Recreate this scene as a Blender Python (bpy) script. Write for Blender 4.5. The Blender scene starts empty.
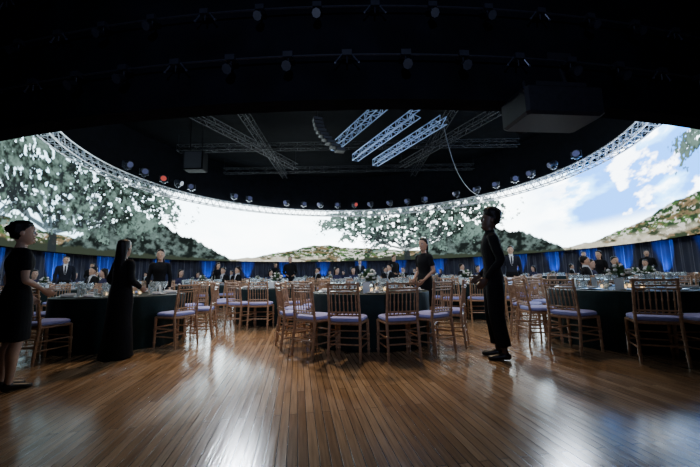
import bpy, math, random
import numpy as np
from mathutils import Vector, Matrix
from mathutils.bvhtree import BVHTree
random.seed(7); np.random.seed(7)
scene = bpy.context.scene
COL = scene.collection
CY = 21.3      # ring centre (0, CY)
R_SCR = 17.3

# ------------------------------------------------------------------ materials
def new_mat(name, color=(.5,.5,.5), rough=.5, metal=0., spec=.5, emis=None, estr=0., noise=0., nscale=20., bump=0., bscale=60., sheen=0., coat=0., trans=0.):
    m = bpy.data.materials.new(name); m.use_nodes = True
    nt = m.node_tree; b = nt.nodes['Principled BSDF']
    b.inputs['Base Color'].default_value = (*color, 1)
    b.inputs['Roughness'].default_value = rough
    b.inputs['Metallic'].default_value = metal
    b.inputs['Specular IOR Level'].default_value = spec
    b.inputs['Coat Weight'].default_value = coat
    b.inputs['Sheen Weight'].default_value = sheen
    b.inputs['Transmission Weight'].default_value = trans
    if emis:
        b.inputs['Emission Color'].default_value = (*emis, 1)
        b.inputs['Emission Strength'].default_value = estr
    tc = nt.nodes.new('ShaderNodeTexCoord')
    if noise > 0:
        n = nt.nodes.new('ShaderNodeTexNoise'); n.inputs['Scale'].default_value = nscale
        nt.links.new(tc.outputs['Object'], n.inputs['Vector'])
        r = nt.nodes.new('ShaderNodeValToRGB')
        r.color_ramp.elements[0].position = .3; r.color_ramp.elements[1].position = .7
        r.color_ramp.elements[0].color = (*[c*(1-noise) for c in color], 1)
        r.color_ramp.elements[1].color = (*[min(1, c*(1+noise)) for c in color], 1)
        nt.links.new(n.outputs['Fac'], r.inputs['Fac'])
        nt.links.new(r.outputs['Color'], b.inputs['Base Color'])
    if bump > 0:
        n2 = nt.nodes.new('ShaderNodeTexNoise'); n2.inputs['Scale'].default_value = bscale
        nt.links.new(tc.outputs['Object'], n2.inputs['Vector'])
        bp = nt.nodes.new('ShaderNodeBump'); bp.inputs['Strength'].default_value = bump; bp.inputs['Distance'].default_value = .02
        nt.links.new(n2.outputs['Fac'], bp.inputs['Height'])
        nt.links.new(bp.outputs['Normal'], b.inputs['Normal'])
    return m

M = {}
M['chairwood'] = new_mat('chair_wood', (.40,.235,.135), .34, noise=.3, nscale=30, coat=.3)
M['cushion'] = new_mat('chair_cushion', (.31,.34,.72), .8, noise=.06, bump=.1)
M['cloth'] = new_mat('tablecloth_green', (.002,.015,.0145), .6, noise=.3, nscale=8, bump=.15, bscale=25, spec=.25)
M['plate'] = new_mat('plate_china', (.75,.75,.75), .15)
M['napkin'] = new_mat('napkin', (.45,.46,.5), .8, bump=.1)
M['glass'] = new_mat('glassware', (.85,.92,.95), .05, spec=.8, trans=.75)
M['card'] = new_mat('menu_card', (.7,.75,.78), .6, noise=.05)
M['candle'] = new_mat('candle_glow', (.9,.7,.4), .5, emis=(1,.55,.2), estr=4)
M['leaf'] = new_mat('leaf', (.05,.12,.045), .6, noise=.4)
M['flower'] = new_mat('flower_white', (.75,.72,.68), .6, noise=.1)
M['steel'] = new_mat('steel', (.35,.37,.42), .3, metal=1., noise=.1)
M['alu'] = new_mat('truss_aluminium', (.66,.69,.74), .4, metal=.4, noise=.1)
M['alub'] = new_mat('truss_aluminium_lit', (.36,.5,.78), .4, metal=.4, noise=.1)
M['alud'] = new_mat('truss_black', (.005,.0065,.011), .55, metal=.1, noise=.1, spec=.3)
M['black'] = new_mat('black_paint', (.003,.003,.004), .7, noise=.3, spec=.1)
M['blackm'] = new_mat('black_metal', (.010,.011,.015), .5, metal=.2, noise=.2)
M['rig'] = new_mat('rigging_metal', (.045,.052,.075), .4, metal=.4, noise=.2)
M['rigd'] = new_mat('rigging_rail_black', (.014,.016,.024), .5, metal=.2, noise=.2)
M['lens'] = new_mat('lamp_lens', (.1,.1,.2), .1, emis=(.35,.45,.9), estr=.08)
M['lensred'] = new_mat('lamp_lens_red', (.2,.02,.02), .1, emis=(1,.15,.12), estr=.5)
M['ledblue'] = new_mat('led_blue', (.02,.05,.3), .3, emis=(.02,.12,1), estr=12)

# ------------------------------------------------------------------ mesh builder
class MB:
    def __init__(s): s.v=[]; s.f=[]; s.m=[]
    def ring(s, pts):
        i=len(s.v); s.v.extend([tuple(p) for p in pts]); return list(range(i,i+len(pts)))
    def bridge(s,a,b,mi):
        n=len(a)
        for k in range(n):
            s.f.append((a[k],a[(k+1)%n],b[(k+1)%n],b[k])); s.m.append(mi)
    def cap(s,a,mi,flip=False):
        s.f.append(tuple(reversed(a)) if flip else tuple(a)); s.m.append(mi)
    def frame(s,d):
        d=d.normalized(); up=Vector((0,0,1)) if abs(d.z)<.9 else Vector((1,0,0))
        a=d.cross(up).normalized(); return a, a.cross(d).normalized()*-1
    def cyl(s,p0,p1,r0,r1=None,seg=8,mi=0,caps=True):
        p0=Vector(p0);p1=Vector(p1); r1=r0 if r1 is None else r1
        a,b=s.frame(p1-p0)
        R=[]
        for p,r in ((p0,r0),(p1,r1)):
            R.append(s.ring([p+a*math.cos(2*math.pi*k/seg)*r+b*math.sin(2*math.pi*k/seg)*r for k in range(seg)]))
        s.bridge(R[0],R[1],mi)
        if caps: s.cap(R[0],mi,True); s.cap(R[1],mi)
    def turned(s,p0,p1,prof,seg=8,mi=0):
        p0=Vector(p0);p1=Vector(p1);a,b=s.frame(p1-p0); prev=None
        for t,r in prof:
            p=p0.lerp(p1,t)
            R=s.ring([p+a*math.cos(2*math.pi*k/seg)*r+b*math.sin(2*math.pi*k/seg)*r for k in range(seg)])
            if prev: s.bridge(prev,R,mi)
            else: s.cap(R,mi,True)
            prev=R
        s.cap(prev,mi)
    def lathe(s,c,prof,seg=16,mi=0):
        c=Vector(c);prev=None
        for r,z in prof:
            R=s.ring([c+Vector((math.cos(2*math.pi*k/seg)*r,math.sin(2*math.pi*k/seg)*r,z)) for k in range(seg)])
            if prev: s.bridge(prev,R,mi)
            else: s.cap(R,mi,True)
            prev=R
        s.cap(prev,mi)
    def box(s,c,size,mi=0,rot=0.,bev=0.):
        c=Vector(c);hx,hy,hz=[q/2 for q in size]; M_=Matrix.Rotation(rot,3,'Z')
        b=min(bev,hx*.9,hy*.9,hz*.9)
        def oct_(x,y,z): 
            if b<=0: return [(-x,-y,z),(x,-y,z),(x,y,z),(-x,y,z)]
            return [(-x+b,-y,z),(x-b,-y,z),(x,-y+b,z),(x,y-b,z),(x-b,y,z),(-x+b,y,z),(-x,y-b,z),(-x,-y+b,z)]
        lv=[(hx,hy,-hz),(hx,hy,hz)] if b<=0 else [(hx-b,hy-b,-hz),(hx,hy,-hz+b),(hx,hy,hz-b),(hx-b,hy-b,hz)]
        prev=None
        for x,y,z in lv:
            R=s.ring([c+M_@Vector(p) for p in oct_(x,y,z)])
            if prev: s.bridge(prev,R,mi)
            else: s.cap(R,mi,True)
            prev=R
        s.cap(prev,mi)
    def ball(s,c,r,mi=0,seg=8,sz=1.):
        n=max(3,seg//2+1)
        s.lathe(c,[(max(1e-4,r*math.sin(math.pi*k/n)),-r*sz*math.cos(math.pi*k/n)) for k in range(n+1)],seg,mi)
    def obj(s,name,mats,smooth=True,parent=None,loc=(0,0,0),rot=0.):
        me=bpy.data.meshes.new(name); me.from_pydata(s.v,[],s.f); me.update()
        for m in mats: me.materials.append(m)
        me.polygons.foreach_set('material_index',s.m)
        me.polygons.foreach_set('use_smooth',[smooth]*len(s.f))
        if smooth:
            try: me.set_sharp_from_angle(angle=math.radians(40))
            except Exception: pass
        return link(name,me,loc,rot,parent)
def link(name,me,loc=(0,0,0),rot=0.,parent=None):
    o=bpy.data.objects.new(name,me); COL.objects.link(o)
    o.location=loc; o.rotation_euler=(0,0,rot)
    if parent: o.parent=parent
    return o
def empty(name,loc=(0,0,0),rot=0.):
    return link(name,None,loc,rot)

# ------------------------------------------------------------------ floor
def floor_mat():
    m=bpy.data.materials.new('wood_plank_floor'); m.use_nodes=True; nt=m.node_tree; N=nt.nodes; L=nt.links
    b=N['Principled BSDF']
    tc=N.new('ShaderNodeTexCoord'); mp=N.new('ShaderNodeMapping'); mp.inputs['Rotation'].default_value=(0,0,math.radians(90-9))
    L.new(tc.outputs['Object'],mp.inputs['Vector'])
    br=N.new('ShaderNodeTexBrick'); br.inputs['Scale'].default_value=1.; br.inputs['Mortar Size'].default_value=.003
    br.inputs['Brick Width'].default_value=1.3; br.inputs['Row Height'].default_value=.06
    br.inputs['Color1'].default_value=(.25,.155,.085,1); br.inputs['Color2'].default_value=(.43,.295,.18,1); br.inputs['Mortar'].default_value=(.03,.018,.011,1)
    br.offset=.37
    L.new(mp.outputs['Vector'],br.inputs['Vector'])
    mp2=N.new('ShaderNodeMapping'); mp2.inputs['Scale'].default_value=(1.2,26,1)
    L.new(mp.outputs['Vector'],mp2.inputs['Vector'])
    ns=N.new('ShaderNodeTexNoise'); ns.inputs['Scale'].default_value=2.5; ns.inputs['Detail'].default_value=6
    L.new(mp2.outputs['Vector'],ns.inputs['Vector'])
    mr=N.new('ShaderNodeMapRange'); mr.inputs[1].default_value=.3; mr.inputs[2].default_value=.7; mr.inputs[3].default_value=.65; mr.inputs[4].default_value=1.2
    L.new(ns.outputs['Fac'],mr.inputs[0])
    mx=N.new('ShaderNodeMix'); mx.data_type='RGBA'; mx.blend_type='MULTIPLY'; mx.inputs[0].default_value=1
    L.new(br.outputs['Color'],mx.inputs[6]); L.new(mr.outputs[0],mx.inputs[7])
    L.new(mx.outputs[2],b.inputs['Base Color'])
    n3=N.new('ShaderNodeTexNoise'); n3.inputs['Scale'].default_value=1.3; n3.inputs['Detail'].default_value=5
    L.new(mp2.outputs['Vector'],n3.inputs['Vector'])
    m3=N.new('ShaderNodeMapRange'); m3.inputs[3].default_value=.08; m3.inputs[4].default_value=.26
    L.new(n3.outputs['Fac'],m3.inputs[0]); L.new(m3.outputs[0],b.inputs['Roughness'])
    bp=N.new('ShaderNodeBump'); bp.inputs['Strength'].default_value=.4; bp.inputs['Distance'].default_value=.004
    ad=N.new('ShaderNodeMath'); ad.operation='MULTIPLY_ADD'; ad.inputs[1].default_value=.5
    L.new(ns.outputs['Fac'],ad.inputs[0])
    iv=N.new('ShaderNodeMath'); iv.operation='SUBTRACT'; iv.inputs[0].default_value=1.
    L.new(br.outputs['Fac'],iv.inputs[1]); L.new(iv.outputs[0],ad.inputs[2])
    L.new(ad.outputs[0],bp.inputs['Height']); L.new(bp.outputs['Normal'],b.inputs['Normal'])
    b.inputs['Specular IOR Level'].default_value=.9
    return m
def disc(name,z,r,mat,seg=96,flip=False):
    vs=[(r*math.cos(2*math.pi*k/seg),r*math.sin(2*math.pi*k/seg)+CY,z) for k in range(seg)]
    f=list(range(seg)); 
    if flip: f.reverse()
    me=bpy.data.meshes.new(name); me.from_pydata(vs,[],[f]); me.materials.append(mat); return link(name,me)
disc('floor',0,27,floor_mat())
ceil_m=new_mat('ceiling_black',(.0015,.002,.003),.9,noise=.5,nscale=1.5,bump=.4,bscale=3,spec=.05)
disc('ceiling',12.8,27,ceil_m,flip=True)

def cylwall(name,R,z0,z1,mat,a0=-180,a1=180,n=180,fold=0.,nf=0,thick=0.,zf=None):
    mb=MB(); rows=[]
    for k in range(n+1):
        a=math.radians(a0+(a1-a0)*k/n)
        r=R+(fold*math.sin(nf*a)+fold*.5*math.sin(nf*2.3*a+1) if fold else 0)
        s_,c_=math.sin(a),math.cos(a)
        pts=[(r*s_,CY+r*c_,z0),(r*s_,CY+r*c_,z1)]
        if thick: pts+=[((r+thick)*s_,CY+(r+thick)*c_,z1),((r+thick)*s_,CY+(r+thick)*c_,z0)]
        rows.append(mb.ring(pts))
    for k in range(n):
        A,B=rows[k],rows[k+1]
        m_=len(A)
        for j in range(m_ if thick else 1):
            mb.f.append((A[j],B[j],B[(j+1)%m_],A[(j+1)%m_])); mb.m.append(0)
    return mb.obj(name,[mat])
wallm=new_mat('wall_black',(.004,.004,.006),.8,noise=.4,nscale=.8)
cylwall('wall_outer',26.9,0,12.8,wallm)
fasciam=new_mat('fascia_black_fabric',(.0022,.0028,.005),.9,noise=.5,nscale=2.,bump=.5,bscale=5,spec=.1)
cylwall('wall_screen_backing',17.5,2.62,12.8,fasciam,-128,128,160,thick=.1)
cylwall('wall_fascia',17.5,3.0,12.8,fasciam,128,232,120,thick=.25)
curt=new_mat('curtain_navy',(.022,.026,.055),.75,noise=.3,nscale=1.,sheen=.3)
cylwall('stage_curtain',18.8,0,3.4,curt,-140,140,1400,fold=.06,nf=170)

# ------------------------------------------------------------------ panorama screen
def hash2(ix,iy,seed):
    h=(ix.astype(np.int64)*374761393+iy.astype(np.int64)*668265263+seed*974634777)&0xffffffff
    h=((h^(h>>13))*1274126177)&0xffffffff
    return ((h^(h>>16))&0xffff)/65535.
def vnoise(x,y,seed):
    ix=np.floor(x);iy=np.floor(y);fx=x-ix;fy=y-iy
    fx=fx*fx*(3-2*fx);fy=fy*fy*(3-2*fy)
    a=hash2(ix,iy,seed);b=hash2(ix+1,iy,seed);c=hash2(ix,iy+1,seed);d=hash2(ix+1,iy+1,seed)
    return (a*(1-fx)+b*fx)*(1-fy)+(c*(1-fx)+d*fx)*fy
def fbm(x,y,seed,o=5):
    s=0;a=.5;t=0
    for k in range(o):
        s=s+a*vnoise(x*2**k,y*2**k,seed+k*17);t+=a;a*=.55
    return s/t
def sm(x,a,b):
    t=np.clip((x-a)/(b-a),0,1);return t*t*(3-2*t)
Z0,Z1=2.65,8.65
phis=np.concatenate([np.arange(-180,-126,2.),np.arange(-126,126.01,.13),np.arange(128,180.1,2.)]); zs=np.linspace(Z0,Z1,165)
PH,ZZ=np.meshgrid(phis,zs)
PSI=(PH+99+60)%120-60           # repeating 120 degree picture, -60..60, tree at 0
P=np.where(PSI<-25,PSI+120,PSI)  # -25..95 
S=PSI*.302
PM=P*.302
arc=PH*.302
def C(*c): return np.array(c)[None,None,:]
def mixc(img,c,k): 
    k=k[...,None]; return img*(1-k)+c*k
cl=fbm(arc*.22,ZZ*.55,3,6)
img=C(10.,11.2,11.4)+0*ZZ[...,None]
blue=np.clip(sm(PH,62,80)*sm(ZZ,3.6,4.8)*sm(cl,.70,.58),0,1)
img=mixc(img,C(1.5,4.4,8.2),blue)
img=mixc(img,C(.25,1.6,5.4),blue*sm(cl,.60,.44)*.95)
img=mixc(img,C(9,9.8,10),.8*blue*sm(fbm(arc*.5,ZZ*1.1,48),.54,.66))
img=mixc(img,C(5.5,8.2,9.6),sm(fbm(arc*.1,ZZ*.3,44),.5,.7)*.5*(1-blue))
img=mixc(img,C(2.2,4.2,5.4),.85*sm(-PH,56,100))
img=mixc(img,C(7.,9.,9.6),.5*sm(-PH,60,90)*sm(fbm(arc*.25,ZZ*.6,46),.45,.6))
xs=[-25,-12,0,10,20,45,55,66,76,85,95]
hs=[4.3,4.1,3.7,3.6,3.5,3.2,2.95,3.3,3.9,4.6,4.4]
hl=np.interp(P,xs,hs)+ (fbm(PM*.8,PM*0,9)-.5)*.35
g=fbm(PM*.8,ZZ*2.6,21); g2=fbm(PM*4,ZZ*9,23,3)
gk=sm(g,.40,.54)[...,None]
gc=C(.36,.27,.15)*(1-gk)+C(.13,.28,.09)*gk
gc=gc*(.25+1.5*g2[...,None])
dk=sm(fbm(PM*2.2,ZZ*6.,27,4),.48,.56)[...,None]*.9; gc=gc*(1-dk)+C(.035,.075,.04)*dk
stone=sm(g2*.6+g*.4,.56,.61)[...,None]; gc=gc*(1-stone*.85)+C(1.3,1.3,1.2)*stone*.85
lowpale=(sm(ZZ,3.4,2.9)*sm(g,.35,.55)*sm(P,40,55))[...,None]*.75; gc=gc*(1-lowpale)+C(1.3,1.2,.95)*lowpale
mk=sm(ZZ,hl+.04,hl-.04); img=mixc(img,gc,mk)
xs=[-25,2,8,14,20,27,33,40,48,56,60,95]
hs=[0,2.6,3.9,4.9,5.6,5.9,5.5,4.7,3.8,2.7,0,0]
hb=np.interp(P,xs,hs)+(fbm(PM*.6,PM*0+3,31)-.5)*1.0+(fbm(PM*2.4,PM*0+3,33)-.5)*.5
bt=fbm(PM*2.2,ZZ*3.0,35,6); bc=C(.09,.13,.12)*(.15+1.8*sm(bt,.35,.75)[...,None])
mk=sm(ZZ,hb+.08,hb-.08); img=mixc(img,bc,mk)
fg=np.interp(P,[-25,-18,-8,10,25,45,60,95],[2.75,2.9,3.1,3.1,3.0,2.9,2.6,2.6])+(fbm(PM*2,PM*0,37)-.5)*.4
mk=sm(ZZ,fg+.08,fg-.08); img=mixc(img,C(.05,.065,.045),mk)
# tree
rs=random.Random(5); segs=[]
def grow(x,z,ang,ln,th,d):
    x2=x+math.sin(ang)*ln; z2=z+math.cos(ang)*ln
    segs.append((x,z,x2,z2,th,th*.68))
    if d==0: return
    for k in range(2 if d<4 else 3):
        grow(x2,z2,ang+rs.uniform(-.75,.75)+(.15 if ang>0 else -.15),ln*rs.uniform(.68,.88),th*.62,d-1)
for a in (-1.3,-.85,-.3,.3,.85,1.3): grow(.2+a*.3,3.9,a,1.45,.2,4)
segs.append((.3,2.7,.2,4.1,.48,.34))
wood=np.zeros_like(S)
near=np.abs(S-1)<12.5
sx=S[near]; sz=ZZ[near]; w=np.zeros_like(sx)
for (x,z,x2,z2,t1,t2) in segs:
    dx,dz=x2-x,z2-z; L2=dx*dx+dz*dz
    bx=(sx>min(x,x2)-.3)&(sx<max(x,x2)+.3)
    qx=sx[bx];qz=sz[bx]
    t=np.clip(((qx-x)*dx+(qz-z)*dz)/L2,0,1)
    dd=np.hypot(qx-x-t*dx,qz-z-t*dz); th=t1+(t2-t1)*t
    w[bx]=np.maximum(w[bx],sm(dd,th+.03,th*.6))
wood[near]=w
shape=1-((S-1.2)/10.2)**2-(np.where(ZZ<6.9,(ZZ-6.9)/3.0,(ZZ-6.9)/3.6))**2
big=fbm(S*.6+50,ZZ*.85,51,3); mid=fbm(S*1.8+9,ZZ*2.2,59,3); fine=fbm(S*5.5+9,ZZ*6,53,3)
fol=big*.34+mid*.33+fine*.33
fm=sm(fol+.36*np.clip(shape,-2,.55),.50,.545)
fm=np.where(shape<-.42,0,fm)
# a few small sky holes through the crown
fm=fm*(1-.85*sm(fbm(S*3.2+70,ZZ*3.6,63,3),.64,.70))
tint=mid*.45+fine*.35+big*.2
fc=C(.12,.19,.165)*(.14+2.0*sm(tint,.38,.68)[...,None])
img=mixc(img,fc,fm)
img=mixc(img,C(.03,.04,.045),wood*(.97-.55*sm(tint,.48,.56)*fm))
img=np.where((np.abs(PH)>127)[...,None],C(2.2,2.4,2.6),img)
rows,cols=PH.shape
A=np.radians(PH)
ZG=np.where(np.abs(PH)>126.5,np.maximum(ZZ,3.5),ZZ)
co=np.stack([R_SCR*np.sin(A),CY+R_SCR*np.cos(A),ZG],-1).reshape(-1,3)
idx=np.arange(rows*cols).reshape(rows,cols)
fq=np.stack([idx[:-1,:-1],idx[1:,:-1],idx[1:,1:],idx[:-1,1:]],-1).reshape(-1,4)
me=bpy.data.meshes.new('panorama_projection_screen')
me.vertices.add(len(co)); me.vertices.foreach_set('co',co.ravel())
me.loops.add(fq.size); me.loops.foreach_set('vertex_index',fq.ravel().astype(np.int32))
me.polygons.add(len(fq)); me.polygons.foreach_set('loop_start',np.arange(0,fq.size,4,dtype=np.int32)); me.polygons.foreach_set('loop_total',np.full(len(fq),4,dtype=np.int32))
me.update()
ca=me.color_attributes.new('picture','FLOAT_COLOR','POINT')
rgba=np.concatenate([img.reshape(-1,3),np.ones((rows*cols,1))],1)
ca.data.foreach_set('color',rgba.ravel().astype(np.float32))
sm_=bpy.data.materials.new('projected_landscape'); sm_.use_nodes=True; nt=sm_.node_tree; nt.nodes.clear()
at=nt.nodes.new('ShaderNodeAttribute'); at.attribute_name='picture'
em=nt.nodes.new('ShaderNodeEmission'); em.inputs['Strength'].default_value=1.0
ou=nt.nodes.new('ShaderNodeOutputMaterial'); nt.links.new(at.outputs['Color'],em.inputs['Color']); nt.links.new(em.outputs[0],ou.inputs[0])
me.materials.append(sm_)
link('panorama_projection_screen',me)

# ------------------------------------------------------------------ trusses
def truss_mesh(p0,p1,w=.5,step=.5,r=.03):
    mb=MB(); p0=Vector(p0);p1=Vector(p1); d=(p1-p0); L=d.length; d.normalize()
    a=d.cross(Vector((0,0,1))).normalized(); b=a.cross(d).normalized()
    offs=[a*w/2+b*w/2,a*-w/2+b*w/2,a*-w/2-b*w/2,a*w/2-b*w/2]
    for o in offs: mb.cyl(p0+o,p1+o,r,seg=6)
    n=int(L/step)
    for k in range(n):
        q0=p0+d*(L*k/n);q1=p0+d*(L*(k+1)/n)
        for j in range(4):
            o1,o2=offs[j],offs[(j+1)%4]
            if k%2: o1,o2=o2,o1
            mb.cyl(q0+o1,q1+o2,r*.6,seg=5,caps=False)
            if k%2==0: mb.cyl(q0+offs[j],q0+offs[(j+1)%4],r*.6,seg=5,caps=False)
    return mb
def hang(mb,pts,top=12.8,r=.015,mi=0):
    for p in pts: mb.cyl(p,(p[0],p[1],top),r,seg=5,mi=mi)
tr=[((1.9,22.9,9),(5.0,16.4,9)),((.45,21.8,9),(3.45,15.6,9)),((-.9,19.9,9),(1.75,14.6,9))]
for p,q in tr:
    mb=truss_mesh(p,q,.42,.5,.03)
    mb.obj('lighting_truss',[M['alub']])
for p,q in [((-14,26,11.6),(14,26,11.6)),((-12.5,32,11.6),(12.5,32,11.6)),((-15,19,11.6),(15,19,11.6)),((-7,9,11.9),(-7,35,11.9)),((7,9,11.9),(7,35,11.9)),((-12,14,11.2),(-5,30,11.2)),((12,14,11.2),(5,30,11.2))]:
    mb=truss_mesh(p,q,.5,.7,.03); hang(mb,[p,q]); mb.obj('grid_truss',[M['alud']])
# ring truss
mb=MB(); RT=15.65; n=140; w=.58; zt=7.72
def rp(r,a,z): return Vector((r*math.sin(a),CY+r*math.cos(a),z))
cor=[(RT-.28,zt),(RT+.28,zt),(RT+.28,zt+w),(RT-.28,zt+w)]
for (r,z) in cor:
    rings=[]
    for k in range(n):
        a=2*math.pi*k/n; c=rp(r,a,z); o=Vector((math.sin(a),math.cos(a),0))
        rings.append(mb.ring([c+o*.05*math.cos(t)+Vector((0,0,.05*math.sin(t))) for t in [2*math.pi*j/6 for j in range(6)]]))
    for k in range(n): mb.bridge(rings[k],rings[(k+1)%n],0)
for k in range(n*1):
    a0=2*math.pi*k/n;a1=2*math.pi*(k+.5)/n;a2=2*math.pi*(k+1)/n
    for j in range(4):
        c0,c1=cor[j],cor[(j+1)%4]
        mb.cyl(rp(c0[0],a0,c0[1]),rp(c1[0],a1,c1[1]),.028,seg=5,caps=False)
        mb.cyl(rp(c1[0],a1,c1[1]),rp(c0[0],a2,c0[1]),.028,seg=5,caps=False)
mb.obj('ring_truss',[M['alu']])
def stage_light_mesh(red=False):
    mb=MB()
    mb.cyl((0,0,.0),(0,0,.45),.05,mi=0); mb.box((0,0,.05),(.3,.3,.06),0); mb.box((0,0,.45),(.34,.3,.14),0,bev=.03)
    mb.box((0,0,.54),(.72,.2,.08),0)
    mb.box((-.34,0,.78),(.06,.16,.5),0,bev=.01); mb.box((.34,0,.78),(.06,.16,.5),0,bev=.01)
    mb.turned((0,.32,.98),(0,-.42,.72),[(0,.12),(.1,.22),(.55,.26),(.6,.22),(.95,.28),(1,.28)],14,0)
    mb.turned((0,-.415,.722),(0,-.43,.716),[(0,.24),(1,.24)],14,1)
    return mb.obj('stage_light',[M['rig'],M['lensred'] if red else M['lens']])
sl=stage_light_mesh(); slr=stage_light_mesh(True)
def putlight(me,phi,first=None):
    a=math.radians(phi); p=rp(RT,a,zt+w+.04)
    o=first or link('stage_light',me); o.location=p; o.rotation_euler=(0,0,-a+random.uniform(-.9,.9)); o.scale=(.85,)*3; return o
pl=[-86,-80,-68,-63,-47,-41,-26,-19,-12,-5,9,17,24,31,44,52,59,66,72,80,88]
putlight(sl.data,pl[0],sl)
for p in pl[1:]: putlight(sl.data,p)
putlight(slr.data,-73,slr); putlight(slr.data,2,None)
mb=MB()
for k in range(9):
    t=k/8
    c=Vector((-1.75+1.15*t*t+.1*t,18+.2*t,9.9-1.75*t))
    mb.box(c,(.55,.5,.20),0,rot=.3,bev=.03); mb.box(c+Vector((.07,-.26,0)),(.45,.02,.14),1,rot=.3)
hang(mb,[(-1.75,18,10)],mi=0)
mb.obj('line_array_speaker',[M['blackm'],M['rig']],smooth=False)
mb=MB()
mb.box((-10.2,21.2,8.7),(1.3,.8,1.3),0,bev=.04); mb.box((-10.2,20.78,8.7),(1.1,.03,1.1),1); hang(mb,[(-10.6,21.2,9.3),(-9.8,21.2,9.3)],r=.03)
mb.obj('hanging_speaker',[M['black'],M['rigd']],smooth=False)
mb=MB()
mb.box((2.35,3.62,2.86),(.92,.5,.34),0,bev=.03,rot=.1); mb.box((2.35,3.62,3.06),(.6,.4,.06),0,rot=.1)
mb.cyl((2.1,3.64,3.05),(2.1,3.8,3.6),.03); mb.cyl((2.6,3.64,3.05),(2.6,3.8,3.6),.03)
mb.box((2.35,3.78,3.6),(.8,.14,.12),0,rot=.1)
for k in range(6): mb.box((2.05+k*.12,3.36+.012*k,2.86),(.06,.01,.2),1,rot=.1)
mb.turned((2.2,3.9,2.86),(2.2,4.0,2.86),[(0,.1),(1,.12)],16,1)
mb.obj('ceiling_projector',[M['blackm'],M['black']],smooth=False)
# rigging on fascia
mb=MB()
for zz,rr in ((3.45,.012),(4.05,.012),(4.75,.012),(5.6,.014)):
    prev=None
    for k in range(81):
        a=math.radians(180-40+k); p=rp(17.75+.14,a,zz)
        if prev is not None: mb.cyl(prev,p,rr,seg=5,mi=2,caps=False)
        prev=p
for k in range(-17,18):
    a=math.radians(180+k*2.1)
    for row,(zz,sc) in enumerate(((3.45,1.1),(4.05,1.0),(4.75,1.1),(5.6,1.3))):
        aa=a+(math.radians(1.05) if row%2 else 0)
        p=rp(17.75+.15,aa,zz); R3=Matrix.Rotation(-aa,3,'Z')
        mb.box(p,(.10*sc,.08,.06*sc),2,rot=-aa)
        d=R3@Vector((0,1,0))
        mb.cyl(p+Vector((0,0,-.03)),p+Vector((0,0,-.10*sc)),.01,mi=2,seg=5)
        if (k+row)%3!=0:
            mb.turned(p+Vector((0,0,-.10*sc))-d*.01,p+Vector((0,0,-.17*sc))+d*.10,[(0,.025*sc),(.2,.04*sc),(.8,.045*sc),(1,.05*sc)],8,2)
            mb.ball(p+Vector((0,0,-.10*sc)),.016*sc,1,6)
        else:
            for sx_ in (-1,1):
                mb.cyl(p+R3@Vector((sx_*.05*sc,0,0)),p+R3@Vector((sx_*.12*sc,.0,-.09*sc)),.008,mi=0,seg=5)
                mb.ball(p+R3@Vector((sx_*.12*sc,0,-.09*sc)),.016,0,6)
mb.obj('rigging_fixture_row',[M['rig'],M['steel'],M['rigd']])
def cable(pts,r=.02):
    cu=bpy.data.curves.new('hanging_cable','CURVE');cu.dimensions='3D';cu.bevel_depth=r
    sp=cu.splines.new('NURBS');sp.points.add(len(pts)-1)
    for i,p in enumerate(pts): sp.points[i].co=(*p,1)
    sp.use_endpoint_u=True; sp.order_u=3
    cu.materials.append(M['rig']); o=bpy.data.objects.new('hanging_cable',cu); COL.objects.link(o)
cable([(5,16.6,9.2),(5.6,18,8.4),(7.5,22,7.6),(10.5,27,7.4),(13,30.3,8.)],.022)

# ------------------------------------------------------------------ chair
def chair_mesh():
    mb=MB(); hw=.19; fy=.19; by=-.19
    legp=[(0,.013),(.02,.014),(.15,.018),(.16,.023),(.18,.023),(.19,.017),(.55,.019),(.56,.025),(.60,.025),(.61,.018),(1,.02)]
    for x in (-hw,hw):
        mb.turned((x*1.03,fy+.01,0),(x,fy,.44),legp,8)
        mb.turned((x*1.03,by-.05,0),(x,by,.45),[(0,.013),(.2,.018),(.21,.023),(.24,.023),(.25,.017),(.6,.018),(.61,.024),(.65,.024),(.66,.018),(1,.019)],8)
        mb.turned((x,by,.44),(x*.97,by-.06,.92),[(0,.019),(.18,.017),(.19,.023),(.22,.023),(.23,.016),(.75,.015),(.76,.021),(.79,.021),(.8,.015),(.95,.016),(.97,.021),(1,.012)],8)
        for z in (.16,.27): mb.cyl((x,by-.035,z),(x,fy,z),.010,seg=6)
    for z in (.20,): mb.cyl((-hw,fy,z),(hw,fy,z),.010,seg=6); mb.cyl((-hw,by-.03,z),(hw,by-.03,z),.010,seg=6)
    mb.cyl((-hw,fy,.29),(hw,fy,.29),.010,seg=6)
    mb.box((0,0,.435),(.41,.41,.035),0,bev=.012)
    def bk(z): return by-.06*(z-.44)/.48
    for z,r in ((.895,.014),(.835,.012),(.80,.010),(.565,.011),(.53,.011)): mb.cyl((-hw,bk(z),z),(hw,bk(z),z),r,seg=6)
    for k in range(7):
        x=-.15+.05*k
        mb.turned((x,bk(.565),.565),(x,bk(.80),.80),[(0,.006),(.45,.007),(.5,.011),(.55,.007),(1,.006)],6)
        mb.ball((x,bk(.867),.865),.012,0,6)
        mb.ball((x,bk(.547),.547),.010,0,6)
    rings=[]
    def sq(h,z): 
        pts=[]
        for k in range(24):
            t=2*math.pi*k/24; c,s_=math.cos(t),math.sin(t); e=.35
            pts.append((h*math.copysign(abs(c)**e,c),h*math.copysign(abs(s_)**e,s_)+.005,z))
        return pts
    for h,z in ((.17,.452),(.2,.458),(.207,.475),(.2,.495),(.17,.508),(.08,.513)): rings.append(mb.ring(sq(h,z)))
    for a,b in zip(rings[:-1],rings[1:]): mb.bridge(a,b,1)
    mb.cap(rings[0],1,True); mb.cap(rings[-1],1)
    return mb
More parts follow.
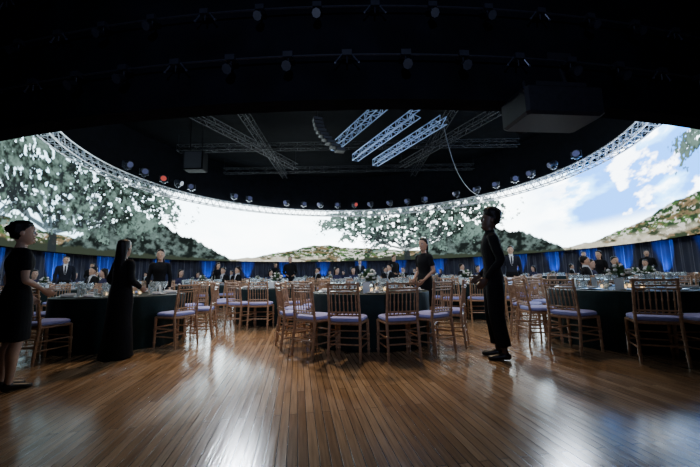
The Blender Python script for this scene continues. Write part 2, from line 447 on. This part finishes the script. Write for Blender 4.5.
chair0=chair_mesh().obj('chiavari_chair',[M['chairwood'],M['cushion']])
chair_used=[False]
def put_chair(x,y,rot):
    if not chair_used[0]: o=chair0; chair_used[0]=True
    else: o=link('chiavari_chair',chair0.data)
    o.location=(x,y,0); o.rotation_euler=(0,0,rot)

# ------------------------------------------------------------------ table
def cloth_mesh(R,seed):
    rnd=random.Random(seed); mb=MB(); seg=144; ph=[rnd.uniform(0,6.28) for _ in range(4)]
    prev=mb.ring([(0.02*math.cos(2*math.pi*k/seg),.02*math.sin(2*math.pi*k/seg),.75) for k in range(seg)]); mb.cap(prev,0)
    lev=[(.5,.75,0),(.97,.75,0),(.995,.745,0),(1.,.73,.02),(1.0,.66,.12),(1.0,.5,.4),(1.0,.3,.7),(1.0,.12,.9),(1.0,.006,1)]
    for fr,z,am in lev:
        pts=[]
        for k in range(seg):
            t=2*math.pi*k/seg
            w=(.5*math.sin(14*t+ph[0])+.3*math.sin(23*t+ph[1])+.2*math.sin(9*t+ph[2]))
            r=R*fr+am*.04*(w+.1)
            pts.append((r*math.cos(t),r*math.sin(t),z))
        cur=mb.ring(pts); mb.bridge(cur,prev,0); prev=cur
    return mb
def ware_mesh(R):
    mb=MB(); rnd=random.Random(3)
    z=.751
    wine=[(.032,0),(.032,.003),(.005,.008),(.004,.09),(.02,.105),(.036,.13),(.04,.16),(.034,.2),(.032,.2),(.037,.16),(.033,.13),(.003,.108)]
    tumb=[(.028,0),(.034,.1),(.032,.1),(.026,.006)]
    for k in range(10):
        a=2*math.pi*(k+.5)/10; c,s=math.cos(a),math.sin(a); rr=R-.2
        px,py=c*rr,s*rr
        mb.lathe((px,py,z),[(.06,0),(.08,.002),(.13,.012),(.135,.016),(.08,.008),(.02,.007)],20,0)
        mb.box((px,py,z+.03),(.06,.16,.035),1,rot=a+math.pi/2,bev=.012)
        tx,ty=-s,c
        for d,ins,pr in ((.12,.14,wine),(.18,.2,wine),(.07,.19,tumb)):
            mb.lathe((c*(rr-ins)+tx*d,s*(rr-ins)+ty*d,z),pr,10,2)
        for sd in (-.17,.16): mb.box((px+tx*sd,py+ty*sd,z+.004),(.2,.014,.004),5,rot=a)
        if k%2==0: 
            q=(c*(rr-.16)-tx*.12,s*(rr-.16)-ty*.12)
            mb.box((q[0],q[1],z+.075),(.10,.004,.15),3,rot=a+math.pi/2)
    for k in range(5):
        a=2*math.pi*k/5+.3; q=(.24*math.cos(a),.24*math.sin(a),z)
        mb.lathe(q,[(.03,0),(.036,.01),(.036,.07),(.034,.07),(.03,.01)],10,2); mb.lathe((q[0],q[1],z+.012),[(.02,0),(.02,.03),(.004,.035),(.003,.045)],8,4)
    return mb
def center_mesh():
    mb=MB(); rnd=random.Random(11); z=.751
    mb.lathe((0,0,z),[(.06,0),(.065,.01),(.05,.06),(.07,.13),(.085,.16),(.08,.16),(.06,.12)],16,2)
    for k in range(70):
        a=rnd.uniform(0,6.28);e=rnd.uniform(.1,1.5);r=rnd.uniform(.1,.24)
        d=Vector((math.cos(a)*math.cos(e),math.sin(a)*math.cos(e),math.sin(e)))
        p0=Vector((0,0,z+.15));p1=p0+d*r
        sd=d.cross(Vector((0,0,1))).normalized()*.025; mid=p0.lerp(p1,.65)+Vector((0,0,.015))
        i=len(mb.v); mb.v+= [tuple(p0),tuple(mid+sd),tuple(p1),tuple(mid-sd)]; mb.f.append((i,i+1,i+2,i+3)); mb.m.append(0)
    for k in range(16):
        a=rnd.uniform(0,6.28);e=rnd.uniform(.2,1.4);r=rnd.uniform(.12,.19)
        p=Vector((0,0,z+.15))+Vector((math.cos(a)*math.cos(e),math.sin(a)*math.cos(e),math.sin(e)))*r
        mb.ball(p,rnd.uniform(.022,.035),1,8,.8)
    return mb
RTBL=.92
cl_meshes=[cloth_mesh(RTBL,s).obj('tmp',[M['cloth']]) for s in (1,2,3)]
wm=ware_mesh(RTBL).obj('tmp',[M['plate'],M['napkin'],M['glass'],M['card'],M['candle'],M['steel']])
cm=center_mesh().obj('tmp',[M['leaf'],M['flower'],M['glass']])
cl_d=[o.data for o in cl_meshes]; wd_=wm.data; cd_=cm.data
for o in cl_meshes+[wm,cm]: bpy.data.objects.remove(o)
for d in cl_d: d.name='tablecloth'
wd_.name='place_settings'; cd_.name='flower_centerpiece'
tcount=[0]
def put_table(x,y,angs,rc=1.18,rot=None):
    e=empty('banquet_table',(x,y,0),tcount[0]*.7 if rot is None else rot)
    link('tablecloth',cl_d[tcount[0]%3],parent=e); link('place_settings',wd_,parent=e); link('flower_centerpiece',cd_,parent=e)
    tcount[0]+=1; out=[]
    for a in angs:
        r=math.radians(a+random.uniform(-2,2)); q=rc+random.uniform(0,.05)
        put_chair(x+q*math.cos(r),y+q*math.sin(r),r+math.pi/2+random.uniform(-.06,.06)); out.append((x+q*math.cos(r),y+q*math.sin(r),math.degrees(r)-90,math.degrees(r)%360))
    return out
put_table(-3.75,5.5,[229,263,12,340,60,140,190],1.17)
put_table(.3,5.35,[255,281,306,228,203,172,335,70,105,140],1.17)
put_table(3.95,4.9,[205,242,268,176,145,110,300,340,20,60],1.2)
c4=put_table(-1.75,7.9,[246,268,294,215,180,140,100,60,20,330],1.17)
c5=put_table(2.9,8.3,[238,262,290,205,170,130,90,50,10,325],1.17)
far=[(6.9,7.7),(-7.9,8.6),(-5.0,11.2),(.4,11.6),(5.2,12.2),(9.6,11.2),(-10.0,13.2),(-2.6,14.8),(2.4,15.6),(7.8,16.0),(-7.0,17.0),(12.2,16.2),(-12.3,18.2),(-1.2,19.8),(4.4,20.4),(9.4,21.0),(-6.2,22.2),(13.4,22.0),(-11.4,24.),(1.6,25.5),(-3.8,27.8),(7.0,27.),(-8.5,30),(3.5,31.5),(11.,29.)]
seats=[]
for i,(x,y) in enumerate(far):
    o=random.uniform(0,40); seats.append(put_table(x,y,[o+k*(36 if y<14 else 45) for k in range(10 if y<14 else 8)],1.18))

# ------------------------------------------------------------------ people
def catmull(P,n):
    P=[np.array(p,float) for p in P]; out=[]
    Q=[2*P[0]-P[1]]+P+[2*P[-1]-P[-2]]
    for i in range(1,len(Q)-2):
        for k in range(n):
            t=k/n
            out.append(.5*((2*Q[i])+(-Q[i-1]+Q[i+1])*t+(2*Q[i-1]-5*Q[i]+4*Q[i+1]-Q[i+2])*t*t+(-Q[i-1]+3*Q[i]-3*Q[i+1]+Q[i+2])*t**3))
    out.append(P[-1]); return out
class Fig:
    def __init__(s): s.v=[];s.f=[];s.fl=[]
    def tube(s,pts,rad,side=(1,0,0),lab=0,seg=14,sub=4):
        side=Vector(side)
        data=[tuple(p)+tuple(r if isinstance(r,(tuple,list)) else (r,r)) for p,r in zip(pts,rad)]
        D=catmull(data,sub); prev=None
        for i,d in enumerate(D):
            c=Vector(d[:3]); a_,b_=max(.003,d[3]),max(.003,d[4])
            q=Vector(D[min(i+1,len(D)-1)][:3])-Vector(D[max(i-1,0)][:3])
            if q.length<1e-6: q=Vector((0,0,1))
            q.normalize(); u=(side-q*side.dot(q))
            if u.length<.05: u=q.orthogonal()
            u.normalize(); w=q.cross(u)
            R=[c+u*a_*math.cos(2*math.pi*k/seg)+w*b_*math.sin(2*math.pi*k/seg) for k in range(seg)]
            i0=len(s.v); s.v+= [tuple(p) for p in R]; cur=list(range(i0,i0+seg))
            if prev:
                for k in range(seg): s.f.append((prev[k],prev[(k+1)%seg],cur[(k+1)%seg],cur[k])); s.fl.append(lab)
            else: s.f.append(tuple(reversed(cur))); s.fl.append(lab)
            prev=cur
        s.f.append(tuple(prev)); s.fl.append(lab)
    def blob(s,c,r,lab=0):
        c=Vector(c); n=7
        zs=[math.cos(math.pi*k/n) for k in range(n+1)]
        prev=None; seg=12
        for k in range(n+1):
            rr=max(.02,math.sin(math.pi*k/n)); i0=len(s.v)
            s.v+=[(c.x+r[0]*rr*math.cos(2*math.pi*j/seg),c.y+r[1]*rr*math.sin(2*math.pi*j/seg),c.z-r[2]*zs[k]) for j in range(seg)]
            cur=list(range(i0,i0+seg))
            if prev:
                for j in range(seg): s.f.append((prev[j],prev[(j+1)%seg],cur[(j+1)%seg],cur[j])); s.fl.append(lab)
            else: s.f.append(tuple(reversed(cur))); s.fl.append(lab)
            prev=cur
        s.f.append(tuple(prev)); s.fl.append(lab)
SK,TOP,BOT,SHOE,HAIR,SHIRT=range(6)
BIAS={SK:0.,TOP:-.012,BOT:-.012,SHOE:-.010,HAIR:-.002,SHIRT:-.012}
def hand(F,w,e,sgn,lab=SK,curl=.6,sidevec=None):
    w=Vector(w);e=Vector(e);d=(w-e).normalized()
    s=Vector(sidevec) if sidevec else Vector((0,-1,0))       # thumb side
    s=(s-d*s.dot(d)).normalized()
    n=d.cross(s).normalized()*(-sgn)
    if n.x*sgn>0 and sidevec is None: n=-n
    F.tube([w-d*.02,w+d*.03,w+d*.07,w+d*.095],[(.024,.018),(.036,.017),(.042,.015),(.036,.012)],s,lab,10,2)
    for k,(o,L) in enumerate(((.031,.072),(.0105,.082),(-.0105,.076),(-.031,.06))):
        b=w+d*.08+s*o
        p1=b+d*L*.45+n*L*.1*curl; p2=p1+(d*.75+n*.65*curl).normalized()*L*.38; p3=p2+(d*.4+n*.9*curl).normalized()*L*.3
        F.tube([b,p1,p2,p3],[.0095,.009,.0085,.007],s,lab,8,2)
    b=w+d*.03+s*.03
    F.tube([b,b+d*.03+s*.028+n*.008,b+d*.06+s*.032+n*.02],[.013,.011,.008],n,lab,8,2)
def person(name,loc,heading,H=1.75,female=False,outfit='pants',hair='short',sleeve='long',skin=(.25,.13,.08),top=(.006,.006,.007),bottom=(.006,.006,.007),shirt=None,
           arms=None,legs=None,seated=False,headyaw=0.,headpitch=0.,voxel=.007,haircol=(.008,.006,.005),widepants=False):
    s=H/1.75
    F=Fig(); dz=-.385 if seated else 0.
    sw=.160 if female else .182
    bz=lambda z:z+dz
    if female:
        tor=[(.83,.11,.09),(.92,.168,.118),(1.0,.15,.105),(1.09,.122,.088),(1.2,.135,.10),(1.30,.150,.122),(1.39,.158,.098),(1.435,.130,.072),(1.465,.075,.05)]
    else:
        tor=[(.83,.12,.09),(.92,.165,.115),(1.0,.155,.108),(1.09,.145,.10),(1.2,.158,.108),(1.30,.175,.12),(1.39,.182,.105),(1.45,.155,.08),(1.49,.075,.06),(1.505,.058,.055)]
    F.tube([(0,.0,bz(t[0])) for t in tor],[(t[1],t[2]) for t in tor],(1,0,0),TOP,20)
    F.tube([(0,.012,bz(1.43)),(0,.008,bz(1.47)),(0,.0,bz(1.52)),(0,-.01,bz(1.58))],[.07,.058 if not female else .054,.055 if not female else .048,.055 if not female else .048],(1,0,0),SK)
    F.tube([(0,0,bz(.84)),(0,0,bz(.92)),(0,0,bz(1.0))],[(.13,.1),(.172,.122),(.158,.112)],(1,0,0),BOT,20)
    for sg in (-1,1):
        hip=Vector((sg*.09,0,bz(.9)))
        if seated: kn=Vector((sg*.11,-.40,.52)); an=Vector((sg*.11,-.36,.09))
        elif legs: kn=Vector(legs[0 if sg<0 else 1][0]); an=Vector(legs[0 if sg<0 else 1][1])
        else: kn=Vector((sg*.095,-.01,.49)); an=Vector((sg*.10,.02,.09))
        F.tube([hip,hip.lerp(kn,.5),kn,kn.lerp(an,.3)+Vector((0,.012,0)),kn.lerp(an,.75),an,an+Vector((0,0,-.03))],[.085,.072,.054,.056,.038,.034,.036],(1,0,0),SK,14)
        F.tube([an+Vector((0,.055,-.05)),an+Vector((0,.02,-.045)),an+Vector((0,-.07,-.052)),an+Vector((0,-.15,-.062)),an+Vector((0,-.19,-.066))],[(.026,.03),(.034,.04),(.04,.034),(.042,.026),(.026,.018)],(1,0,0),SHOE,12)
        if outfit=='pants':
            wd=1.25 if widepants else 1.0
            end=kn.lerp(an,.84 if widepants else .97)
            F.tube([hip+Vector((0,0,.03)),hip.lerp(kn,.3),hip.lerp(kn,.7),kn,kn.lerp(end,.5),end],[.092,.095*wd**.3,.08*wd**.8,.07*wd,.066*wd,.064*wd],(1,0,0),BOT,14)
    if outfit=='dress':
        if seated:
            F.tube([(0,0,.62),(0,-.15,.55),(0,-.38,.54)],[(.17,.10),(.19,.095),(.19,.08)],(1,0,0),BOT,20)
        else:
            F.tube([(0,0,1.08),(0,0,.98),(0,0,.88),(0,0,.7),(0,0,.54),(0,0,.5)],[(.13,.095),(.165,.12),(.182,.132),(.185,.135),(.18,.14),(.18,.14)],(1,0,0),BOT,24)
    if outfit=='robe':
        F.tube([(0,0,1.3),(0,.01,1.1),(0,.01,.9),(0,.02,.6),(0,.02,.3),(0,.03,.04),(0,.03,.012)],[(.155,.123),(.155,.12),(.19,.145),(.195,.155),(.215,.18),(.24,.21),(.24,.21)],(1,0,0),BOT,28)
    for sg in (-1,1):
        sh=Vector((sg*sw,.0,bz(1.405)))
        if arms: el,wr=[Vector(q)+Vector((0,0,dz)) for q in arms[0 if sg<0 else 1][:2]]
        else: el=Vector((sg*(sw+.055),.02,bz(1.13))); wr=Vector((sg*(sw+.06),-.05,bz(.89)))
        ra=.040 if female else .048
        F.tube([sh+Vector((-sg*.05,0,.0)),sh,sh.lerp(el,.5),el,el.lerp(wr,.3),wr],[.045,ra+.004,ra,ra*.82,ra*.8,ra*.55],(0,1,0),SK,12)
        if sleeve=='short': F.tube([sh+Vector((-sg*.06,0,.005)),sh,sh.lerp(el,.35),sh.lerp(el,.62)],[.052,ra+.012,ra+.012,ra+.013],(0,1,0),TOP,12)
        elif sleeve=='long':
            k=1.0 if outfit!='robe' else 1.3
            F.tube([sh+Vector((-sg*.06,0,.005)),sh,sh.lerp(el,.5),el,el.lerp(wr,.5),wr-(wr-el).normalized()*.015],[.054,ra+.012,ra+.010*k,(ra+.004)*k,ra*.9*k,ra*.75*k],(0,1,0),TOP,12)
        if shirt and sleeve=='long': F.tube([wr-(wr-el).normalized()*.03,wr+(wr-el).normalized()*.008],[ra*.66]*2,(0,1,0),SHIRT,12)
        hand(F,wr,el,sg,SK,.6,None)
    if shirt:
        F.tube([(0,-.095,bz(1.19)),(0,-.108,bz(1.30)),(0,-.078,bz(1.43)),(0,-.05,bz(1.49))],[(.012,.02),(.04,.024),(.055,.03),(.05,.03)],(1,0,0),SHIRT,12)
        F.tube([(0,-.118,bz(1.2)),(0,-.134,bz(1.3)),(0,-.112,bz(1.42)),(0,-.088,bz(1.46))],[(.012,.01),(.018,.01),(.014,.01),(.02,.014)],(1,0,0),TOP,8)
        F.tube([(0,.005,bz(1.475)),(0,-.003,bz(1.53))],[.066,.062],(1,0,0),SHIRT,14)
    i0=len(F.v)
    F.tube([(0,-.035,1.515),(0,-.035,1.535),(0,-.022,1.575),(0,-.008,1.63),(0,0,1.68),(0,.006,1.722),(0,.01,1.748),(0,.01,1.756)],
           [(.026,.03),(.046,.06),(.062,.082),(.072,.095),(.075,.099),(.066,.086),(.042,.056),(.02,.025)],(1,0,0),SK,20)
    F.tube([(0,-.094,1.66),(0,-.110,1.63),(0,-.112,1.617)],[(.008,.008),(.012,.012),(.015,.010)],(1,0,0),SK,8)
    F.blob((0,-.093,1.585),(.024,.012,.009),SK)
    F.blob((0,-.088,1.545),(.022,.02,.016),SK)
    for sg in (-1,1): F.blob((sg*.077,.005,1.635),(.010,.02,.032),SK)
    if hair=='short':
        F.tube([(0,.045,1.60),(0,.034,1.64),(0,.026,1.69),(0,.012,1.735),(0,.01,1.765),(0,.01,1.775)],[(.062,.06),(.08,.08),(.083,.092),(.078,.094),(.052,.064),(.02,.03)],(1,0,0),HAIR,18)
    elif hair=='afro':
        F.tube([(0,.055,1.60),(0,.044,1.65),(0,.032,1.70),(0,.016,1.745),(0,.012,1.785),(0,.012,1.81),(0,.012,1.818)],[(.062,.058),(.082,.078),(.094,.096),(.100,.112),(.085,.096),(.055,.065),(.02,.03)],(1,0,0),HAIR,18)
    elif hair in('bun','ponytail','long'):
        F.tube([(0,.05,1.57),(0,.038,1.63),(0,.027,1.69),(0,.012,1.738),(0,.01,1.77),(0,.01,1.78)],[(.055,.05),(.084,.080),(.086,.094),(.080,.097),(.053,.066),(.02,.03)],(1,0,0),HAIR,18)
        if hair=='bun': F.blob((0,.115,1.68),(.042,.036,.042),HAIR)
        if hair=='ponytail': F.tube([(0,.10,1.69),(0,.135,1.66),(0,.13,1.55),(0,.115,1.42)],[.03,.034,.03,.012],(1,0,0),HAIR,10)
        if hair=='long': F.tube([(0,.05,1.68),(0,.06,1.6),(0,.075,1.5),(0,.10,1.4),(0,.115,1.26)],[(.085,.07),(.086,.06),(.088,.045),(.085,.035),(.05,.018)],(1,0,0),HAIR,16)
    piv=Vector((0,.0,1.52)); RM=Matrix.Rotation(math.radians(headyaw),3,'Z')@Matrix.Rotation(math.radians(headpitch),3,'X')
    def hx(p): 
        q=RM@(Vector(p)-piv)+piv; q.z+=dz; return q
    for i in range(i0,len(F.v)): F.v[i]=tuple(hx(F.v[i]))
    vs=[tuple(c*s for c in v) for v in F.v]
    me=bpy.data.meshes.new(name); me.from_pydata(vs,[],F.f); me.update()
    ob=bpy.data.objects.new('tmpbody',me); COL.objects.link(ob)
    rm=ob.modifiers.new('r','REMESH'); rm.mode='VOXEL'; rm.voxel_size=voxel; rm.use_smooth_shade=True
    sm2=ob.modifiers.new('s','SMOOTH'); sm2.factor=.5; sm2.iterations=3 if voxel<.01 else 2
    dg=bpy.context.evaluated_depsgraph_get(); me2=bpy.data.meshes.new_from_object(ob.evaluated_get(dg))
    bpy.data.objects.remove(ob); me2.name='body'
    trees={}
    for lb in set(F.fl): trees[lb]=BVHTree.FromPolygons(vs,[f for f,l in zip(F.f,F.fl) if l==lb])
    labs=[]
    for p in me2.polygons:
        best=None
        for lb,t in trees.items():
            r_=t.find_nearest(p.center,.12)
            if r_[3] is None: continue
            sc_=r_[3]+BIAS[lb]*s
            if best is None or sc_<best[0]: best=(sc_,lb)
        labs.append(best[1] if best else SK)
    cols=[skin,top,bottom,(.008,.008,.009),haircol,shirt or (.6,.6,.6)]
    me2.materials.clear()
    for nm,c in zip(('skin','top','trousers','shoe','hair','shirt'),cols):
        me2.materials.append(new_mat(f'{name}_{nm}',c,.5 if nm=='skin' else (.35 if nm in('shoe','hair') else .85),spec=.5 if nm in('skin','shoe') else .2,noise=.15,nscale=12 if nm!='hair' else 60,bump=.25 if nm not in('skin','shoe') else .05,bscale=18 if nm!='hair' else 120))
    me2.polygons.foreach_set('material_index',labs); me2.polygons.foreach_set('use_smooth',[True]*len(labs)); me2.update()
    mb=MB()
    for sg in (-1,1):
        mb.ball((sg*.030,-.086,1.642),.0125,0,8); mb.ball((sg*.030,-.0955,1.642),.006,1,8)
        mb.cyl((sg*.014,-.100,1.660),(sg*.046,-.088,1.662),.0035,seg=5,mi=1)
    mb.cyl((-.022,-.1005,1.583),(.022,-.1005,1.583),.0045,seg=6,mi=2)
    mb.v=[tuple(hx(v)*s) for v in mb.v]
    e=empty(name,loc,math.radians(heading))
    link('body',me2,parent=e)
    fo=mb.obj('face_details',[M['eyew'],M['eyeb'],M['lip']],parent=e)
    return e,me2,fo.data
M['eyew']=new_mat('eye_white',(.6,.58,.55),.2); M['eyeb']=new_mat('eye_dark',(.01,.008,.006),.2); M['lip']=new_mat('lips',(.22,.07,.06),.4)
def clone(name,src,loc,heading,sc=1.):
    e=empty(name,loc,math.radians(heading)); e.scale=(sc,)*3
    link('body',src[1],parent=e); link('face_details',src[2],parent=e)
# heading: 0 faces -Y (towards camera); +90 faces +X ; -90 faces -X ; 180 faces away
person('standing_man',(1.74,4.08,0),-105,1.76,hair='afro',skin=(.07,.035,.021),widepants=True,arms=[[(-.20,.06,1.15),(-.10,-.14,.96)],[(.225,.06,1.14),(.20,-.10,.93)]],
       legs=[[(-.09,-.02,.49),(-.10,.02,.09)],[(.10,.0,.49),(.12,.06,.09)]],voxel=.0065,headyaw=8,headpitch=-8)
person('standing_waitress',(1.30,5.86,0),-58,1.62,female=True,outfit='dress',hair='ponytail',sleeve='short',skin=(.46,.26,.17),
       arms=[[(-.205,.03,1.14),(-.14,-.14,.98)],[(.205,.03,1.14),(.13,-.15,.97)]],voxel=.007,headyaw=15)
person('standing_woman',(-3.22,3.22,0),150,1.57,female=True,outfit='dress',hair='bun',sleeve='short',skin=(.46,.28,.19),
       arms=[[(-.20,.0,1.13),(-.14,-.17,1.02)],[(.215,.03,1.12),(.20,-.13,.96)]],voxel=.0065,headyaw=-20)
person('woman_in_black_gown',(-3.03,4.42,0),160,1.51,female=True,outfit='robe',hair='long',sleeve='long',skin=(.32,.18,.11),
       arms=[[(-.22,.03,1.15),(-.17,-.17,1.03)],[(.22,.03,1.15),(.15,-.17,1.05)]],voxel=.0075,headyaw=15)
wf=person('smiling_woman',(-4.0,6.95,0),25,1.60,female=True,outfit='pants',hair='long',sleeve='long',skin=(.55,.34,.23),voxel=.010)
ms=person('man_in_dark_shirt',(-2.35,12.9,0),10,1.76,outfit='pants',hair='short',sleeve='long',skin=(.5,.3,.2),voxel=.013,
       arms=[[(-.24,.03,1.14),(-.14,-.17,1.05)],[(.24,.03,1.14),(.14,-.17,1.05)]])
su=person('man_in_suit',(4.95,10.2,0),-20,1.80,outfit='pants',hair='short',skin=(.58,.37,.26),shirt=(.75,.77,.8),voxel=.011,top=(.014,.016,.026))
def seatpick(i,lo,hi): 
    c=[q for q in seats[i] if lo<=q[3]<=hi]; return c[0] if c else seats[i][0]
q=seatpick(1,200,340); sm1=person('seated_man',(q[0],q[1],0),q[2],1.75,outfit='pants',hair='short',skin=(.5,.3,.2),shirt=(.55,.55,.58),seated=True,voxel=.014,
       arms=[[(-.26,-.05,1.14),(-.16,-.28,1.19)],[(.26,-.05,1.14),(.16,-.28,1.19)]]); seats[1].remove(q)
q=seatpick(2,200,340); sw1=person('seated_woman',(q[0],q[1],0),q[2],1.66,female=True,outfit='dress',hair='long',sleeve='short',skin=(.52,.33,.24),seated=True,voxel=.014,top=(.03,.03,.07),bottom=(.02,.02,.05),
       arms=[[(-.23,-.05,1.14),(-.15,-.26,1.18)],[(.23,-.05,1.14),(.15,-.26,1.18)]]); seats[2].remove(q)
clone('standing_guest',ms,(1.75,13.4,0),30); clone('standing_guest',su,(-9.3,10.8,0),40,.98); clone('standing_guest',ms,(-12.1,15.5,0),30)
clone('standing_guest',su,(9.6,13.6,0),-30); clone('standing_guest',wf,(7.5,10.0,0),-60); clone('standing_guest',ms,(12.0,13.4,0),-40,1.02)
clone('standing_guest',wf,(-5.6,14.0,0),60); clone('standing_guest',su,(.5,17.8,0),0); clone('standing_guest',wf,(3.8,18,0),-10); clone('standing_guest',ms,(-4.3,19,0),40)
for i in range(15):
    cand=[c for c in seats[i] if 10<c[3]<170]
    random.shuffle(cand)
    for k,c in enumerate(cand[:3]): clone('seated_guest',(sm1,sw1)[(i+k)%2],(c[0],c[1],0),c[2],1.)

# ------------------------------------------------------------------ lights
def spot(name,loc,tgt,power,col,size,blend=1.,rad=.15):
    l=bpy.data.lights.new(name,'SPOT'); l.energy=power;l.color=col;l.spot_size=math.radians(size);l.spot_blend=blend;l.shadow_soft_size=rad
    o=bpy.data.objects.new(name,l);COL.objects.link(o);o.location=loc
    o.rotation_euler=(Vector(tgt)-Vector(loc)).to_track_quat('-Z','Y').to_euler(); return o
warm=(1,.72,.46)
spot('spot_light_warm',(-3.,10,9.4),(-1.5,5.6,0),2700,warm,36,rad=.3)
spot('spot_light_warm',(1.,9.5,9.4),(.4,5.2,0),2000,warm,34,rad=.3)
spot('spot_light_warm',(-6,11,9.4),(-4.,7.5,0),1200,warm,40,rad=.3)
spot('spot_light_warm',(5,10,9.4),(3.4,6,0),900,(1,.75,.52),40,rad=.3)
spot('spot_light_cool',(-4.6,14.,6.8),(-1.2,3.8,0),2600,(.8,.88,1),18,rad=.4)
spot('spot_light_cool',(6.6,11.,5.4),(2.4,3.4,0),800,(.75,.85,1),26,rad=.4)
spot('spot_light_truss',(0,16,6),(2.5,19,9),350,(.5,.65,1),50)
spot('fascia_fill_light',(0,-3,2.6),(0,3.9,4.9),750,(.55,.65,1),95)  # added fill lamp, unseen behind the camera, to bring out the dark fascia rigging
mbu=MB()
mbu.box((0,0,.09),(.5,.16,.1),0,bev=.01); mbu.box((0,0,.145),(.44,.1,.01),1); mbu.box((-.2,0,.02),(.06,.2,.04),0); mbu.box((.2,0,.02),(.06,.2,.04),0)
up=mbu.obj('led_uplight_bar',[M['blackm'],M['ledblue']])
first=True
for ph in (-118,-104,-91,-79,-64,-50,-37,-24,-10,4,18,32,46,58,68,77,86,95,104,114):
    a=math.radians(ph); p=rp(18.15,a,0)
    o=up if first else link('led_uplight_bar',up.data); first=False
    o.location=p;o.rotation_euler=(0,0,-a)
    q=rp(18.2,a,.2); t=rp(18.75,a,2.0)
    spot('blue_uplight',q,t,1400,(.01,.12,1),42,.6,.1)
w=bpy.data.worlds.new('World'); scene.world=w; w.use_nodes=True
w.node_tree.nodes['Background'].inputs[0].default_value=(.01,.012,.02,1); w.node_tree.nodes['Background'].inputs[1].default_value=.3

# ------------------------------------------------------------------ camera
cam=bpy.data.cameras.new('camera'); co_=bpy.data.objects.new('camera',cam); COL.objects.link(co_)
cam.sensor_width=36; cam.lens=16.97; cam.clip_end=200
co_.matrix_world=Matrix.Translation((0,0,1.0))@Matrix.Rotation(math.radians(90+7.25),4,'X')@Matrix.Rotation(math.radians(-1.0),4,'Z')
scene.camera=co_
